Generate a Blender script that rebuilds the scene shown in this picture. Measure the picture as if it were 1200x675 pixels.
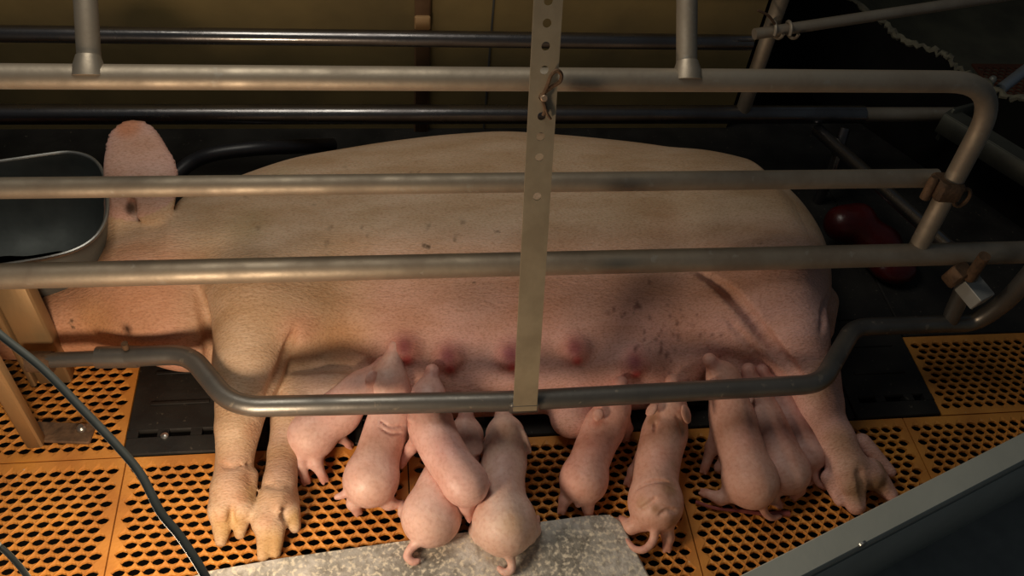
import bpy, math, random
import numpy as np
from mathutils import Vector, Matrix

for o in list(bpy.data.objects):
    bpy.data.objects.remove(o)
scene = bpy.context.scene
C = scene.collection
random.seed(4)

# ------------------------------------------------------------------ camera
FOC = 1050.0                              # focal length in pixels of the 1200 x 675 frame
RX = np.array([0.98990, 0.02709, -0.14046])      # world X, Y, Z axes in camera coordinates
sn = math.sin(math.radians(48.0))
_p = -RX[1]/RX[0]; _q = -RX[2]*sn/RX[0]
_A = 1+_p*_p; _B = 2*_p*_q; _C = _q*_q+sn*sn-1
_b = (-_B+math.sqrt(_B*_B-4*_A*_C))/(2*_A)
RX = RX/np.linalg.norm(RX)
RU = np.array([_p*_b+_q, _b, sn]); RU /= np.linalg.norm(RU)
RU = RU-RX*np.dot(RX, RU); RU /= np.linalg.norm(RU)
RY = np.cross(RU, RX)
ROT = np.array([RX, RY, RU])
EYE = np.array([0.0, -1.35, 1.75])
cam_data = bpy.data.cameras.new('camera')
cam_data.sensor_width = 36.0
cam_data.lens = FOC*36.0/1200.0
cam_data.clip_start = 0.05
cam = bpy.data.objects.new('camera', cam_data)
C.objects.link(cam)
M = Matrix(ROT.tolist()).to_4x4()
M.translation = Vector(EYE)
cam.matrix_world = M
scene.camera = cam

# ------------------------------------------------------------------ light
world = bpy.data.worlds.new('world'); scene.world = world
world.use_nodes = True
bg = world.node_tree.nodes['Background']
bg.inputs[0].default_value = (0.72, 0.86, 1.0, 1)
bg.inputs[1].default_value = 0.035

def lamp(name, kind, loc, energy, color, target=None, **kw):
    d = bpy.data.lights.new(name, kind); d.energy = energy; d.color = color
    for k, v in kw.items(): setattr(d, k, v)
    o = bpy.data.objects.new(name, d); C.objects.link(o); o.location = loc
    if target is not None:
        o.rotation_euler = (Vector(target)-Vector(loc)).to_track_quat('-Z', 'Y').to_euler()
    return o
# the piglets' heat lamp under its hood, hanging on its cord just below the frame
lamp('heat_lamp_light', 'POINT', (-0.43, -0.83, 0.42), 18.5, (1.0, 0.76, 0.53), shadow_soft_size=0.10)
# the barn's ceiling light above the crate
lamp('ceiling_light', 'AREA', (-0.35, 0.28, 2.3), 12.5, (1.0, 0.93, 0.80), (-0.2, 0.1, 0.0), size=1.0, shape='DISK')

scene.view_settings.view_transform = 'Standard'
scene.view_settings.look = 'None'
scene.view_settings.exposure = 0.0
scene.view_settings.gamma = 1.0
scene.view_settings.use_curve_mapping = False

# ------------------------------------------------------------------ helpers
def ray(px, py):
    return ROT @ (np.array([px-600.0, -(py-337.5), -FOC])/FOC)
def at(px, py, z=None, y=None, t=None):
    """the point of the place seen at a pixel, at height z, or in the plane y, or t metres deep"""
    d = ray(px, py)
    if z is not None: t = (z-EYE[2])/d[2]
    elif y is not None: t = (y-EYE[1])/d[1]
    return EYE+t*d

def link(o, parent=None):
    C.objects.link(o)
    if parent is not None: o.parent = parent
    return o
def mesh_obj(name, verts, faces, mat, parent=None, smooth=True):
    me = bpy.data.meshes.new(name)
    me.from_pydata([tuple(v) for v in verts], [], [tuple(f) for f in faces])
    me.update()
    if smooth: me.polygons.foreach_set('use_smooth', [True]*len(me.polygons))
    if mat: me.materials.append(mat)
    return link(bpy.data.objects.new(name, me), parent)
def empty(name, loc=(0, 0, 0)):
    o = bpy.data.objects.new(name, None); C.objects.link(o); o.empty_display_size = 0.05
    o.location = loc
    return o
def tag(o, label=None, category=None, group=None, kind=None):
    if label: o['label'] = label
    if category: o['category'] = category
    if group: o['group'] = group
    if kind: o['kind'] = kind
    return o

class MB:
    def __init__(s): s.v = []; s.f = []
    def add(s, v, f):
        n = len(s.v); s.v += [tuple(p) for p in v]; s.f += [tuple(n+i for i in q) for q in f]
    def box(s, c, size, rot=None, bev=0.0):
        """box with bevelled vertical and horizontal edges"""
        hx, hy, hz = [q/2 for q in size]; b = min(bev, hx*.9, hy*.9, hz*.9)
        c = np.array(c, float); R3 = np.eye(3) if rot is None else np.array(rot)
        if b <= 0:
            P = [(x, y, z) for z in (-hz, hz) for x, y in ((-hx, -hy), (hx, -hy), (hx, hy), (-hx, hy))]
            Fs = [(3, 2, 1, 0), (4, 5, 6, 7)]+[(i, (i+1) % 4, 4+(i+1) % 4, 4+i) for i in range(4)]
        else:
            def ringz(z, k):
                a, d = hx-k, hy-k
                return [(-a+b, -d, z), (a-b, -d, z), (a, -d+b, z), (a, d-b, z), (a-b, d, z), (-a+b, d, z), (-a, d-b, z), (-a, -d+b, z)]
            P = ringz(-hz, b*.7)+ringz(-hz+b, 0)+ringz(hz-b, 0)+ringz(hz, b*.7)
            Fs = [tuple(range(7, -1, -1)), tuple(range(24, 32))]
            for r in range(3):
                Fs += [(r*8+i, r*8+(i+1) % 8, r*8+8+(i+1) % 8, r*8+8+i) for i in range(8)]
        s.add([c+R3 @ np.array(p) for p in P], Fs); return s
    def tube(s, pts, r, n=18, cap=True, hollow=0.0):
        pts = [np.array(p, float) for p in pts]
        rs = r if hasattr(r, '__len__') else [r]*len(pts)
        T = []
        for i in range(len(pts)):
            d = pts[min(i+1, len(pts)-1)]-pts[max(i-1, 0)]; T.append(d/np.linalg.norm(d))
        a = np.array([0, 0, 1.0]) if abs(T[0][2]) < .9 else np.array([0, 1.0, 0])
        N = np.cross(T[0], a); N /= np.linalg.norm(N)
        V = []
        for i, p in enumerate(pts):
            N = N-T[i]*np.dot(N, T[i]); N /= np.linalg.norm(N); B = np.cross(T[i], N)
            V += [p+rs[i]*(math.cos(2*math.pi*k/n)*N+math.sin(2*math.pi*k/n)*B) for k in range(n)]
        Fs = []
        for i in range(len(pts)-1):
            Fs += [(i*n+k, i*n+(k+1) % n, (i+1)*n+(k+1) % n, (i+1)*n+k) for k in range(n)]
        if cap:
            Fs += [tuple(range(n-1, -1, -1)), tuple((len(pts)-1)*n+k for k in range(n))]
        s.add(V, Fs); return s
    def build(s, name, mat, parent=None, smooth=True):
        o = mesh_obj(name, s.v, s.f, mat, parent, smooth)
        if smooth:
            try: o.data.set_sharp_from_angle(angle=math.radians(40))
            except Exception: pass
        return o

def fillet(pts, rad, n=8):
    pts = [np.array(p, float) for p in pts]; out = [pts[0]]
    rads = rad if hasattr(rad, '__len__') else [rad]*(len(pts)-2)
    for i in range(1, len(pts)-1):
        a, b, c = pts[i-1], pts[i], pts[i+1]
        u = a-b; v = c-b; lu, lv = np.linalg.norm(u), np.linalg.norm(v); u /= lu; v /= lv
        ang = math.acos(max(-1, min(1, np.dot(u, v))))
        d = min(rads[i-1]/max(math.tan(ang/2), 1e-3), lu*.48, lv*.48)
        p0, p1 = b+u*d, b+v*d
        for k in range(n+1):
            t = k/n; out.append((1-t)**2*p0+2*t*(1-t)*b+t*t*p1)
    out.append(pts[-1]); return out
def spline(pts, n=10):
    P = [np.array(p, float) for p in pts]; P = [2*P[0]-P[1]]+P+[2*P[-1]-P[-2]]; out = []
    for i in range(1, len(P)-2):
        for k in range(n):
            t = k/n; a, b, c, d = P[i-1:i+3]
            out.append(.5*((2*b)+(c-a)*t+(2*a-5*b+4*c-d)*t*t+(3*b-a-3*c+d)*t**3))
    out.append(P[-2]); return out

# ------------------------------------------------------------------ materials
def mat(name, c1, c2=None, scale=8.0, detail=6.0, lo=.35, hi=.65, rough=.6, rough2=None, metal=0.0, bump=0.0, bscale=60.0,
        speck=None, sscale=40.0, slo=.62, shi=.68, attr=False, sss=0.0, stretch=None, coat=0.0, bdist=.004, fine=None, fscale=150, spec=.5):
    m = bpy.data.materials.new(name); m.use_nodes = True
    nt = m.node_tree; N = nt.nodes; L = nt.links; b = N['Principled BSDF']
    tc = N.new('ShaderNodeTexCoord'); src = tc.outputs['Object']
    if stretch:
        mp = N.new('ShaderNodeMapping'); mp.inputs['Scale'].default_value = stretch
        L.new(src, mp.inputs[0]); src = mp.outputs[0]
    def noise(s, d=detail, vec=None):
        n = N.new('ShaderNodeTexNoise'); n.inputs['Scale'].default_value = s; n.inputs['Detail'].default_value = d
        L.new(vec or tc.outputs['Object'], n.inputs['Vector']); return n.outputs['Fac']
    def ramp(f, a, z):
        r = N.new('ShaderNodeMapRange'); r.inputs[1].default_value = a; r.inputs[2].default_value = z
        L.new(f, r.inputs[0]); return r.outputs[0]
    def mix(f, a, z):
        x = N.new('ShaderNodeMix'); x.data_type = 'RGBA'
        L.new(f, x.inputs[0])
        for k, v in ((6, a), (7, z)):
            if isinstance(v, tuple): x.inputs[k].default_value = (*v, 1)
            else: L.new(v, x.inputs[k])
        return x.outputs[2]
    col = c1
    if attr:
        a = N.new('ShaderNodeAttribute'); a.attribute_name = 'Col'; col = a.outputs['Color']
    f = ramp(noise(scale, vec=src), lo, hi)
    if c2 is not None:
        col = mix(f, col, c2) if not attr else col
        if attr:
            x = N.new('ShaderNodeMix'); x.data_type = 'RGBA'; x.blend_type = 'MULTIPLY'
            L.new(f, x.inputs[0]); L.new(col, x.inputs[6]); x.inputs[7].default_value = (*c2, 1); col = x.outputs[2]
    if fine is not None:
        x = N.new('ShaderNodeMix'); x.data_type = 'RGBA'; x.blend_type = 'MULTIPLY'
        L.new(ramp(noise(fscale, 3.0, src), .45, .75), x.inputs[0]); L.new(col, x.inputs[6]); x.inputs[7].default_value = (*fine, 1); col = x.outputs[2]
    if speck is not None:
        col = mix(ramp(noise(sscale, 3.0), slo, shi), col, speck)
    if isinstance(col, tuple): b.inputs['Base Color'].default_value = (*col, 1)
    else: L.new(col, b.inputs['Base Color'])
    b.inputs['Metallic'].default_value = metal
    b.inputs['Specular IOR Level'].default_value = spec
    if rough2 is not None:
        r = N.new('ShaderNodeMapRange'); r.inputs[3].default_value = rough; r.inputs[4].default_value = rough2
        L.new(f, r.inputs[0]); L.new(r.outputs[0], b.inputs['Roughness'])
    else: b.inputs['Roughness'].default_value = rough
    if bump > 0:
        bp = N.new('ShaderNodeBump'); bp.inputs['Strength'].default_value = bump; bp.inputs['Distance'].default_value = bdist
        L.new(noise(bscale, 5.0, src), bp.inputs['Height']); L.new(bp.outputs[0], b.inputs['Normal'])
    if sss > 0:
        b.inputs['Subsurface Weight'].default_value = sss
        b.inputs['Subsurface Radius'].default_value = (.012, .005, .003); b.inputs['Subsurface Scale'].default_value = 1.0
    if coat > 0:
        b.inputs['Coat Weight'].default_value = coat; b.inputs['Coat Roughness'].default_value = .2
    return m

PIPE = mat('galvanised pipe', (.47, .40, .31), (.34, .285, .22), 14, rough=.50, rough2=.64, metal=.7, bump=.10, bscale=90, speck=(.47, .43, .36), sscale=34, slo=.66, shi=.76)
PIPE_DARK = mat('worn dark pipe', (.25, .235, .21), (.15, .145, .135), 9, rough=.34, rough2=.52, metal=.75, bump=.1, bscale=60, speck=(.36, .32, .26), sscale=46, slo=.66, shi=.72)
PIPE_BACK = mat('polished back pipe', (.26, .25, .25), (.14, .13, .13), 7, rough=.2, rough2=.38, metal=.95, bump=.08)
STRAP = mat('dull galvanised strap', (.46, .38, .26), (.34, .28, .19), 18, rough=.5, rough2=.65, metal=.45, bump=.1)
RUST = mat('rusty steel', (.19, .11, .06), (.10, .06, .035), 40, rough=.7, metal=.4, bump=.5, bscale=120)
POST = mat('brown stained steel post', (.42, .27, .13), (.27, .18, .09), 12, rough=.42, rough2=.6, metal=.5, bump=.15, stretch=(1, 1, .3))
MESH = mat('orange coated floor grid', (.72, .31, .056), (.52, .20, .036), 9, rough=.5, rough2=.7, bump=.25, bscale=150, speck=(.55, .42, .28), sscale=130, slo=.70, shi=.76)
PIT = mat('pit dark', (.012, .010, .008), (.02, .016, .012), 6, rough=.9)
PLATE = mat('black cast floor plate', (.016, .015, .014), (.028, .026, .023), 10, rough=.5, rough2=.7, spec=.25, bump=.3, bscale=70, speck=(.08, .07, .055), sscale=90, slo=.68, shi=.74)
MATT = mat('grey creep mat', (.58, .56, .52), (.26, .25, .22), 7, lo=.40, hi=.58, rough=.5, rough2=.7, bump=.9, bscale=70, speck=(.74, .68, .55), sscale=110, slo=.50, shi=.66, fine=(.55, .52, .48), fscale=60)
WALL = mat('olive barn wall', (.28, .20, .075), (.185, .135, .055), 3.5, rough=.75, rough2=.9, bump=.3, bscale=20)
WALLSTRIP = mat('brown wall strip', (.14, .075, .035), (.20, .11, .05), 12, rough=.7)
BOARD = mat('grey plastic board', (.52, .53, .46), (.44, .45, .39), 5, rough=.5, rough2=.65, bump=.1)
GROOVE = mat('dark groove', (.06, .06, .055), (.09, .09, .08), 8, rough=.7)
BLACK = mat('black rubber sheet', (.006, .0055, .005), (.011, .010, .009), 8, rough=.95, spec=.15)
TORN = mat('torn fibre edge', (.20, .18, .12), (.12, .11, .08), 40, rough=.9, bump=.6)
CORD = mat('grey rubber cord', (.21, .215, .18), (.15, .155, .13), 20, rough=.55)
STEEL = mat('dull stainless trough', (.15, .165, .155), (.09, .10, .095), 9, rough=.5, rough2=.65, metal=.45, bump=.15)
STEEL_RIM = mat('bright trough rim', (.45, .45, .43), (.33, .33, .31), 20, rough=.35, metal=.8)
SCREW = mat('zinc screw', (.6, .6, .58), (.4, .4, .38), 60, rough=.3, metal=.9)
HOSE = mat('black rubber hose', (.014, .014, .018), (.022, .022, .026), 10, rough=.4)
REDWET = mat('dark red wet tissue', (.075, .005, .005), (.04, .003, .003), 14, rough=.22, rough2=.4, bump=.4, bscale=30)
CORDFLESH = mat('wet cord tissue', (.30, .09, .08), (.18, .04, .04), 40, rough=.2)
SKIN_SOW = mat('sow skin', (1, 1, 1), (.80, .73, .63), 7, rough=.55, rough2=.7, attr=True, bump=.5, bscale=95, bdist=.004, sss=.10,
               stretch=(.8, 2.4, 1), speck=(.14, .085, .045), sscale=26, slo=.72, shi=.79, fine=(.72, .64, .56), fscale=190)
SKIN_PIG = mat('piglet skin', (1, 1, 1), (.88, .80, .76), 22, rough=.45, rough2=.6, attr=True, bump=.4, bscale=85, bdist=.003, sss=.15, fine=(.86, .78, .74), fscale=120)

# ------------------------------------------------------------------ signed-distance bodies (one continuous skin each)
class Body:
    def __init__(s, lo, hi, vox):
        s.lo = np.array(lo, float); s.v = vox
        s.n = np.ceil((np.array(hi)-s.lo)/vox).astype(int)+1
        s.F = np.full(s.n, 1.0, np.float32)
    def blk(s, lo, hi, pad):
        a = np.clip(np.floor((np.array(lo)-pad-s.lo)/s.v).astype(int), 0, s.n)
        b = np.clip(np.ceil((np.array(hi)+pad-s.lo)/s.v).astype(int)+1, 0, s.n)
        sl = tuple(slice(i, j) for i, j in zip(a, b))
        ax = [s.lo[i]+s.v*np.arange(a[i], b[i], dtype=np.float32) for i in range(3)]
        return sl, np.meshgrid(*ax, indexing='ij')
    def blend(s, sl, d, k, sub=False):
        A = s.F[sl]; d = d.astype(np.float32)
        if sub:
            h = np.clip(.5-.5*(A+d)/k, 0, 1); s.F[sl] = A*(1-h)-d*h+k*h*(1-h)
        else:
            h = np.clip(.5+.5*(A-d)/k, 0, 1); s.F[sl] = A*(1-h)+d*h-k*h*(1-h)
    def cone(s, p, q, r1, r2, k=.02, sub=False):
        p = np.array(p, float); q = np.array(q, float); m = max(r1, r2)
        sl, (X, Y, Z) = s.blk(np.minimum(p, q)-m, np.maximum(p, q)+m, k+2*s.v)
        if X.size == 0: return s
        e = q-p; L2 = max(float(e@e), 1e-9)
        t = np.clip(((X-p[0])*e[0]+(Y-p[1])*e[1]+(Z-p[2])*e[2])/L2, 0, 1)
        d = np.sqrt((X-p[0]-t*e[0])**2+(Y-p[1]-t*e[1])**2+(Z-p[2]-t*e[2])**2)-(r1+(r2-r1)*t)
        s.blend(sl, d, k, sub); return s
    def chain(s, pts, rs, k=.02, sub=False):
        for i in range(len(pts)-1): s.cone(pts[i], pts[i+1], rs[i], rs[i+1], k, sub)
        return s
    def ell(s, c, r, axes=None, k=.03, sub=False):
        c = np.array(c, float); r = np.array(r, float); A = np.eye(3) if axes is None else np.array(axes)
        ext = np.sqrt(((A*r[:, None])**2).sum(0))
        sl, (X, Y, Z) = s.blk(c-ext, c+ext, k+2*s.v)
        if X.size == 0: return s
        P = [(X-c[0])*A[i][0]+(Y-c[1])*A[i][1]+(Z-c[2])*A[i][2] for i in range(3)]
        k0 = np.sqrt(sum((P[i]/r[i])**2 for i in range(3))); k1 = np.sqrt(sum((P[i]/r[i]**2)**2 for i in range(3)))
        d = k0*(k0-1)/np.maximum(k1, 1e-6)
        s.blend(sl, d, k, sub); return s
    def trunk(s, st, k=.03):
        """loft of elliptical sections along x: (x, yc, zc, a, b)"""
        st = np.array(st, float); x0, x1 = st[0, 0], st[-1, 0]
        sl, (X, Y, Z) = s.blk((x0, (st[:, 1]-st[:, 3]).min(), (st[:, 2]-st[:, 4]).min()), (x1, (st[:, 1]+st[:, 3]).max(), (st[:, 2]+st[:, 4]).max()), k+2*s.v)
        xs = X[:, 0, 0]; fine = np.linspace(x0, x1, 200)
        def sm(col):
            g = np.interp(fine, st[:, 0], st[:, col]); w = np.hanning(31); w /= w.sum()
            g = np.convolve(np.pad(g, 15, 'edge'), w, 'valid'); return np.interp(xs, fine, g)[:, None, None]
        yc, zc, a, b = sm(1), sm(2), sm(3), sm(4)
        u = (Y-yc)/a; w = (Z-zc)/b
        k0 = np.sqrt(u*u+w*w); k1 = np.sqrt((u/a)**2+(w/b)**2)
        d = k0*(k0-1)/np.maximum(k1, 1e-6)
        ex = np.maximum(x0-X, X-x1)
        d = np.where(ex > 0, np.sqrt(np.maximum(d, 0)**2+ex**2), d)
        s.blend(sl, d, k); return s
    def surf(s, px, py, fall=.05):
        """first skin point along the line of sight"""
        r = ray(px, py); ts = np.arange(1.5, 2.5, s.v*.4); P = EYE+ts[:, None]*r
        g = np.round((P-s.lo)/s.v).astype(int); ok = ((g >= 0) & (g < s.n)).all(1); g = np.clip(g, 0, s.n-1)
        f = np.where(ok, s.F[g[:, 0], g[:, 1], g[:, 2]], 1); i = np.argmax(f < 0)
        return P[i] if f[i] < 0 else at(px, py, z=fall)
    def groove(s, pl, r, k=.010, lift=0.0):
        P = spline([s.surf(*p) for p in pl], 3)
        s.chain([p+np.array([0, 0, lift]) for p in P], list(np.interp(np.linspace(0, 1, len(P)), [0, .25, .8, 1], [r*.3, r, r, r*.5])), k, True)
    def floor(s, z):
        Z = s.lo[2]+s.v*np.arange(s.n[2], dtype=np.float32)
        s.F = np.maximum(s.F, (z-Z)[None, None, :]); return s
    def mesh(s, smooth_it=2):
        F = s.F; F[0] = F[-1] = 1; F[:, 0] = F[:, -1] = 1; F[:, :, 0] = F[:, :, -1] = 1
        neg = F < 0; nx, ny, nz = F.shape
        cnt = np.zeros((nx-1, ny-1, nz-1), np.int8)
        for dx in (0, 1):
            for dy in (0, 1):
                for dz in (0, 1): cnt += neg[dx:nx-1+dx, dy:ny-1+dy, dz:nz-1+dz]
        act = (cnt > 0) & (cnt < 8); idx = np.full(act.shape, -1, np.int64)
        ids = np.argwhere(act); idx[act] = np.arange(len(ids))
        acc = np.zeros((len(ids), 3)); num = np.zeros(len(ids))
        corners = [np.array([i, j, k]) for i in (0, 1) for j in (0, 1) for k in (0, 1)]
        for a in range(8):
            for b in range(a+1, 8):
                if np.abs(corners[a]-corners[b]).sum() != 1: continue
                ca = ids+corners[a]; cb = ids+corners[b]
                fa = F[ca[:, 0], ca[:, 1], ca[:, 2]]; fb = F[cb[:, 0], cb[:, 1], cb[:, 2]]
                cr = (fa < 0) != (fb < 0)
                t = np.where(cr, fa/np.where(cr, fa-fb, 1), 0)[:, None]
                acc += np.where(cr[:, None], ca+t*(cb-ca), 0); num += cr
        V = acc/num[:, None]
        Q = []
        for ax in range(3):
            o1, o2 = [(1, 2), (2, 0), (0, 1)][ax]
            e = np.zeros(3, int); e[ax] = 1
            sl0 = [slice(1, d-1) for d in (nx, ny, nz)]; sl1 = list(sl0)
            sl0[ax] = slice(0, F.shape[ax]-1); sl1[ax] = slice(1, F.shape[ax])
            n0 = neg[tuple(sl0)]; n1 = neg[tuple(sl1)]
            ch = np.argwhere(n0 != n1)
            if len(ch) == 0: continue
            fl = n0[ch[:, 0], ch[:, 1], ch[:, 2]]
            base = ch+np.array([0 if i == ax else 1 for i in range(3)])
            u = np.zeros(3, int); u[o1] = 1; w = np.zeros(3, int); w[o2] = 1
            g = [idx[tuple((base-da).T)] for da in (u+w, w, 0*u, u)]
            q = np.stack(g, 1); q[~fl] = q[~fl][:, ::-1]; Q.append(q)
        Q = np.concatenate(Q)
        for _ in range(smooth_it):
            S = np.zeros_like(V); n = np.zeros(len(V))
            for i in range(4):
                a, b = Q[:, i], Q[:, (i+1) % 4]
                for j in range(3):
                    S[:, j] += np.bincount(a, V[b, j], len(V))+np.bincount(b, V[a, j], len(V))
                n += np.bincount(a, minlength=len(V))+np.bincount(b, minlength=len(V))
            V = .5*V+.5*S/np.maximum(n, 1)[:, None]
        return s.lo+s.v*V, Q
def np_mesh(name, V, Q, mat_, col=None):
    me = bpy.data.meshes.new(name)
    me.vertices.add(len(V)); me.vertices.foreach_set('co', V.astype(np.float32).ravel())
    me.loops.add(Q.size); me.loops.foreach_set('vertex_index', Q.astype(np.int32).ravel())
    me.polygons.add(len(Q)); me.polygons.foreach_set('loop_start', np.arange(0, Q.size, 4, dtype=np.int32))
    try: me.polygons.foreach_set('loop_total', np.full(len(Q), 4, np.int32))
    except Exception: pass
    me.polygons.foreach_set('use_smooth', np.ones(len(Q), bool))
    me.update(calc_edges=True); me.validate()
    if col is not None:
        at_ = me.color_attributes.new('Col', 'FLOAT_COLOR', 'POINT')
        at_.data.foreach_set('color', np.concatenate([col, np.ones((len(V), 1))], 1).astype(np.float32).ravel())
    me.materials.append(mat_)
    return link(bpy.data.objects.new(name, me))
def stamp(V, col, c, r, color, s=1.0, hard=.35):
    """a patch of skin colour around a point"""
    r = np.array([r]*3 if not hasattr(r, '__len__') else r)
    d = np.sqrt((((V-np.array(c))/r)**2).sum(1)); w = np.clip((1-d)/(1-hard), 0, 1); w = (w*w*(3-2*w)*s)[:, None]
    col[:] = col*(1-w)+np.array(color)*w

# ------------------------------------------------------------------ floor
pit = mesh_obj('floor', [(-2.2, -1.8, -.35), (3.4, -1.8, -.35), (3.4, 2.4, -.35), (-2.2, 2.4, -.35)], [(0, 1, 2, 3)], PIT, None, False)
tag(pit, 'dark pit under the slatted pen floor', kind='structure')
def grid_panel(x0, x1, y0, y1, w=.0285, h=.0195, z=0.0, parent=pit, depth=.007):
    """one panel of expanded-metal flooring: diamond cells, each with a real hole"""
    b = .009; nx = int((x1-x0-2*b)/w); ny = int(round((y1-y0-2*b)/h/2))*2
    w = (x1-x0-2*b)/nx; h = (y1-y0-2*b)/ny
    V = []; Fq = []
    hole = [(-.455, .02), (-.28, -.29), (0, -.42), (.28, -.29), (.455, -.02), (.28, .29), (0, .42), (-.28, .29)]
    outer = [(-.5, 0), (-.25, -.5), (0, -1), (.25, -.5), (.5, 0), (.25, .5), (0, 1), (-.25, .5)]
    def poly(*p):
        n = len(V); V.extend([(q[0], q[1], z) for q in p]); Fq.append(tuple(range(n, n+len(p))))
    xa, xb, ya, yb = x0+b, x1-b, y0+b, y1-b
    for j in range(ny+1):
        cy = ya+j*h; odd = j % 2 == 0
        for i in range(nx+1 if odd else nx):
            cx = xa+(i if odd else i+.5)*w
            L_ = cx > xa+1e-6; R_ = cx < xb-1e-6; D_ = j > 0; U_ = j < ny
            if L_ and R_ and D_ and U_:
                n = len(V)
                for u, v in outer: V.append((cx+u*w, cy+v*h, z))
                for u, v in hole: V.append((cx+u*w*1.04, cy+v*h*1.08, z-.0020))
                for u, v in hole: V.append((cx+u*w*.98, cy+v*h*.94, z-depth))
                for k in range(8):
                    k2 = (k+1) % 8
                    Fq.append((n+k, n+k2, n+8+k2, n+8+k)); Fq.append((n+8+k, n+8+k2, n+16+k2, n+16+k))
            else:
                p = []
                if L_: p.append((cx-.5*w, cy))
                else: p.append((cx, cy))
                if D_: p.append((cx, cy-h))
                elif p[0] != (cx, cy): p.append((cx, cy))
                if R_: p.append((cx+.5*w, cy))
                elif (cx, cy) not in p: p.append((cx, cy))
                if U_: p.append((cx, cy+h))
                elif (cx, cy) not in p: p.append((cx, cy))
                if len(p) >= 3: poly(*p)
    poly((x0, y0), (x1, y0), (x1, ya), (x0, ya)); poly((x0, yb), (x1, yb), (x1, y1), (x0, y1))
    poly((x0, ya), (xa, ya), (xa, yb), (x0, yb)); poly((xb, ya), (x1, ya), (x1, yb), (xb, yb))
    n = len(V)      # outer rim
    V.extend([(x0, y0, z), (x1, y0, z), (x1, y1, z), (x0, y1, z), (x0, y0, z-.02), (x1, y0, z-.02), (x1, y1, z-.02), (x0, y1, z-.02)])
    for k in range(4): Fq.append((n+k, n+4+k, n+4+(k+1) % 4, n+(k+1) % 4))
    return mesh_obj('floor_panel', V, Fq, MESH, parent, False)
G = .0015
SX = [-1.16, -.56, .04, .64, 1.24, 1.84, 2.44]
for i in range(6):
    grid_panel(SX[i]+G, SX[i+1]-G, -.865, -.265-G)
grid_panel(-1.16+G, -.57-G, -.265+G, .30)
grid_panel(1.345+G, 1.84-G, -.265+G, -.02); grid_panel(1.84+G, 2.44, -.265+G, -.02)
def solid_panel(x0, x1, y0, y1):
    mb = MB(); t = .018; slots = []
    L = x1-x0
    ys = [y0+.052, y0+.12, y0+.19]
    mb.box(((x0+x1)/2, (y0+.044+y0)/2, .004-t/2), (L, .044, t), bev=.003)
    mb.box(((x0+x1)/2, (y0+.060+y1)/2, .004-t/2), (L, y1-y0-.060, t), bev=.003)
    for xx in (x0+.012, x0+L*.37, x0+L*.71, x1-.012):
        mb.box((xx, y0+.052, .004-t/2), (.024, .018, t))
    o = mb.build('floor_panel', PLATE, pit, True)
    for yy in (y0+.13, y0+.215):
        m2 = MB(); m2.box(((x0+x1)/2, yy, .0055), (L*.62, .008, .004), bev=.0015); m2.build('raised_rib', PLATE, o)
    return o
bx = [-.57, -.36, -.15, .06, .27, .48, .69, .90, 1.12, 1.345]
for i in range(9):
    o = solid_panel(bx[i]+G, bx[i+1]-G, -.262, .04)
    if i == 0:
        m2 = MB(); c = at(193, 511, z=.006)
        m2.tube([c-np.array([0, 0, .004]), c+np.array([0, 0, .003]), c+np.array([0, 0, .006])], [.0085, .0085, .004], 12); m2.build('bolt', SCREW, o)
for i in range(5):
    x0 = -.57+i*.64; m2 = MB(); y_0 = .04 if i < 3 else -.02; m2.box((x0+.32, (y_0+.62)/2, -.005), (.636, .617-y_0, .018), bev=.003); m2.build('floor_panel', PLATE, pit)

# ------------------------------------------------------------------ walls
YW = .86
xw = at(894, 20, y=YW)[0]
wall = MB(); wall.box(((xw-1.95)/2, YW+.04, .55), (xw+1.95, .08, 1.9))
wall = tag(wall.build('wall_back', WALL, None, False), 'olive brown back wall behind the crate', kind='structure')
p = at(577, 20, y=YW); m2 = MB(); m2.box((p[0], YW-.001, .55), (.005, .006, 1.9)); m2.build('wall_joint', GROOVE, wall)
p = at(495, 20, y=YW); m2 = MB(); m2.box((p[0], YW-.008, .55), (.044, .02, 1.9), bev=.004); o = m2.build('wall_strip', WALLSTRIP, wall)
q = at(495, 26, y=YW-.02); m2 = MB(); m2.box((q[0], YW-.022, q[2]), (.044, .012, .04), bev=.003); m2.build('strip_clip', mat('tan clip', (.42, .25, .11), rough=.6), o)
# torn black sheet of the partition running off behind the rear of the crate
pa = at(985, -14, z=.34); pb = at(1215, 128, z=.34)
edge_px = [(880, -70), (960, -25), (1000, 1), (1025, 22), (1040, 30), (1052, 42), (1064, 50), (1086, 55), (1100, 63), (1112, 66), (1122, 80), (1140, 88), (1162, 102), (1180, 112), (1200, 118), (1240, 140), (1320, 190)]
d = pb-pa; d /= np.linalg.norm(d); nrm = np.array([-d[1], d[0], 0])
tops = []
for (x, y) in edge_px:
    r = ray(x, y); t = np.dot(pa-EYE, nrm)/np.dot(r, nrm); tops.append(EYE+t*r)
V = []; Fq = []
for p in tops: V += [p+nrm*.006, p-nrm*.006, np.array([p[0], p[1], -.05])+nrm*.006, np.array([p[0], p[1], -.05])-nrm*.006]
for i in range(len(tops)-1):
    a, b = 4*i, 4*i+4
    Fq += [(a, b, b+2, a+2), (a+1, a+3, b+3, b+1), (a, a+1, b+1, b)]
sheet = mesh_obj('wall_partition', V, Fq, BLACK, None, False)
tag(sheet, 'black partition sheet with a torn ragged top edge', kind='structure')
m2 = MB(); rag = []
for i in range(len(tops)-1):
    for k in range(5):
        t = k/5; rag.append(tops[i]*(1-t)+tops[i+1]*t+np.array([0, 0, random.uniform(-.006, .006)])+nrm*random.uniform(-.004, .004))
m2.tube(rag, [random.uniform(.006, .013) for _ in rag], 7); m2.build('torn_edge', TORN, sheet)
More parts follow.
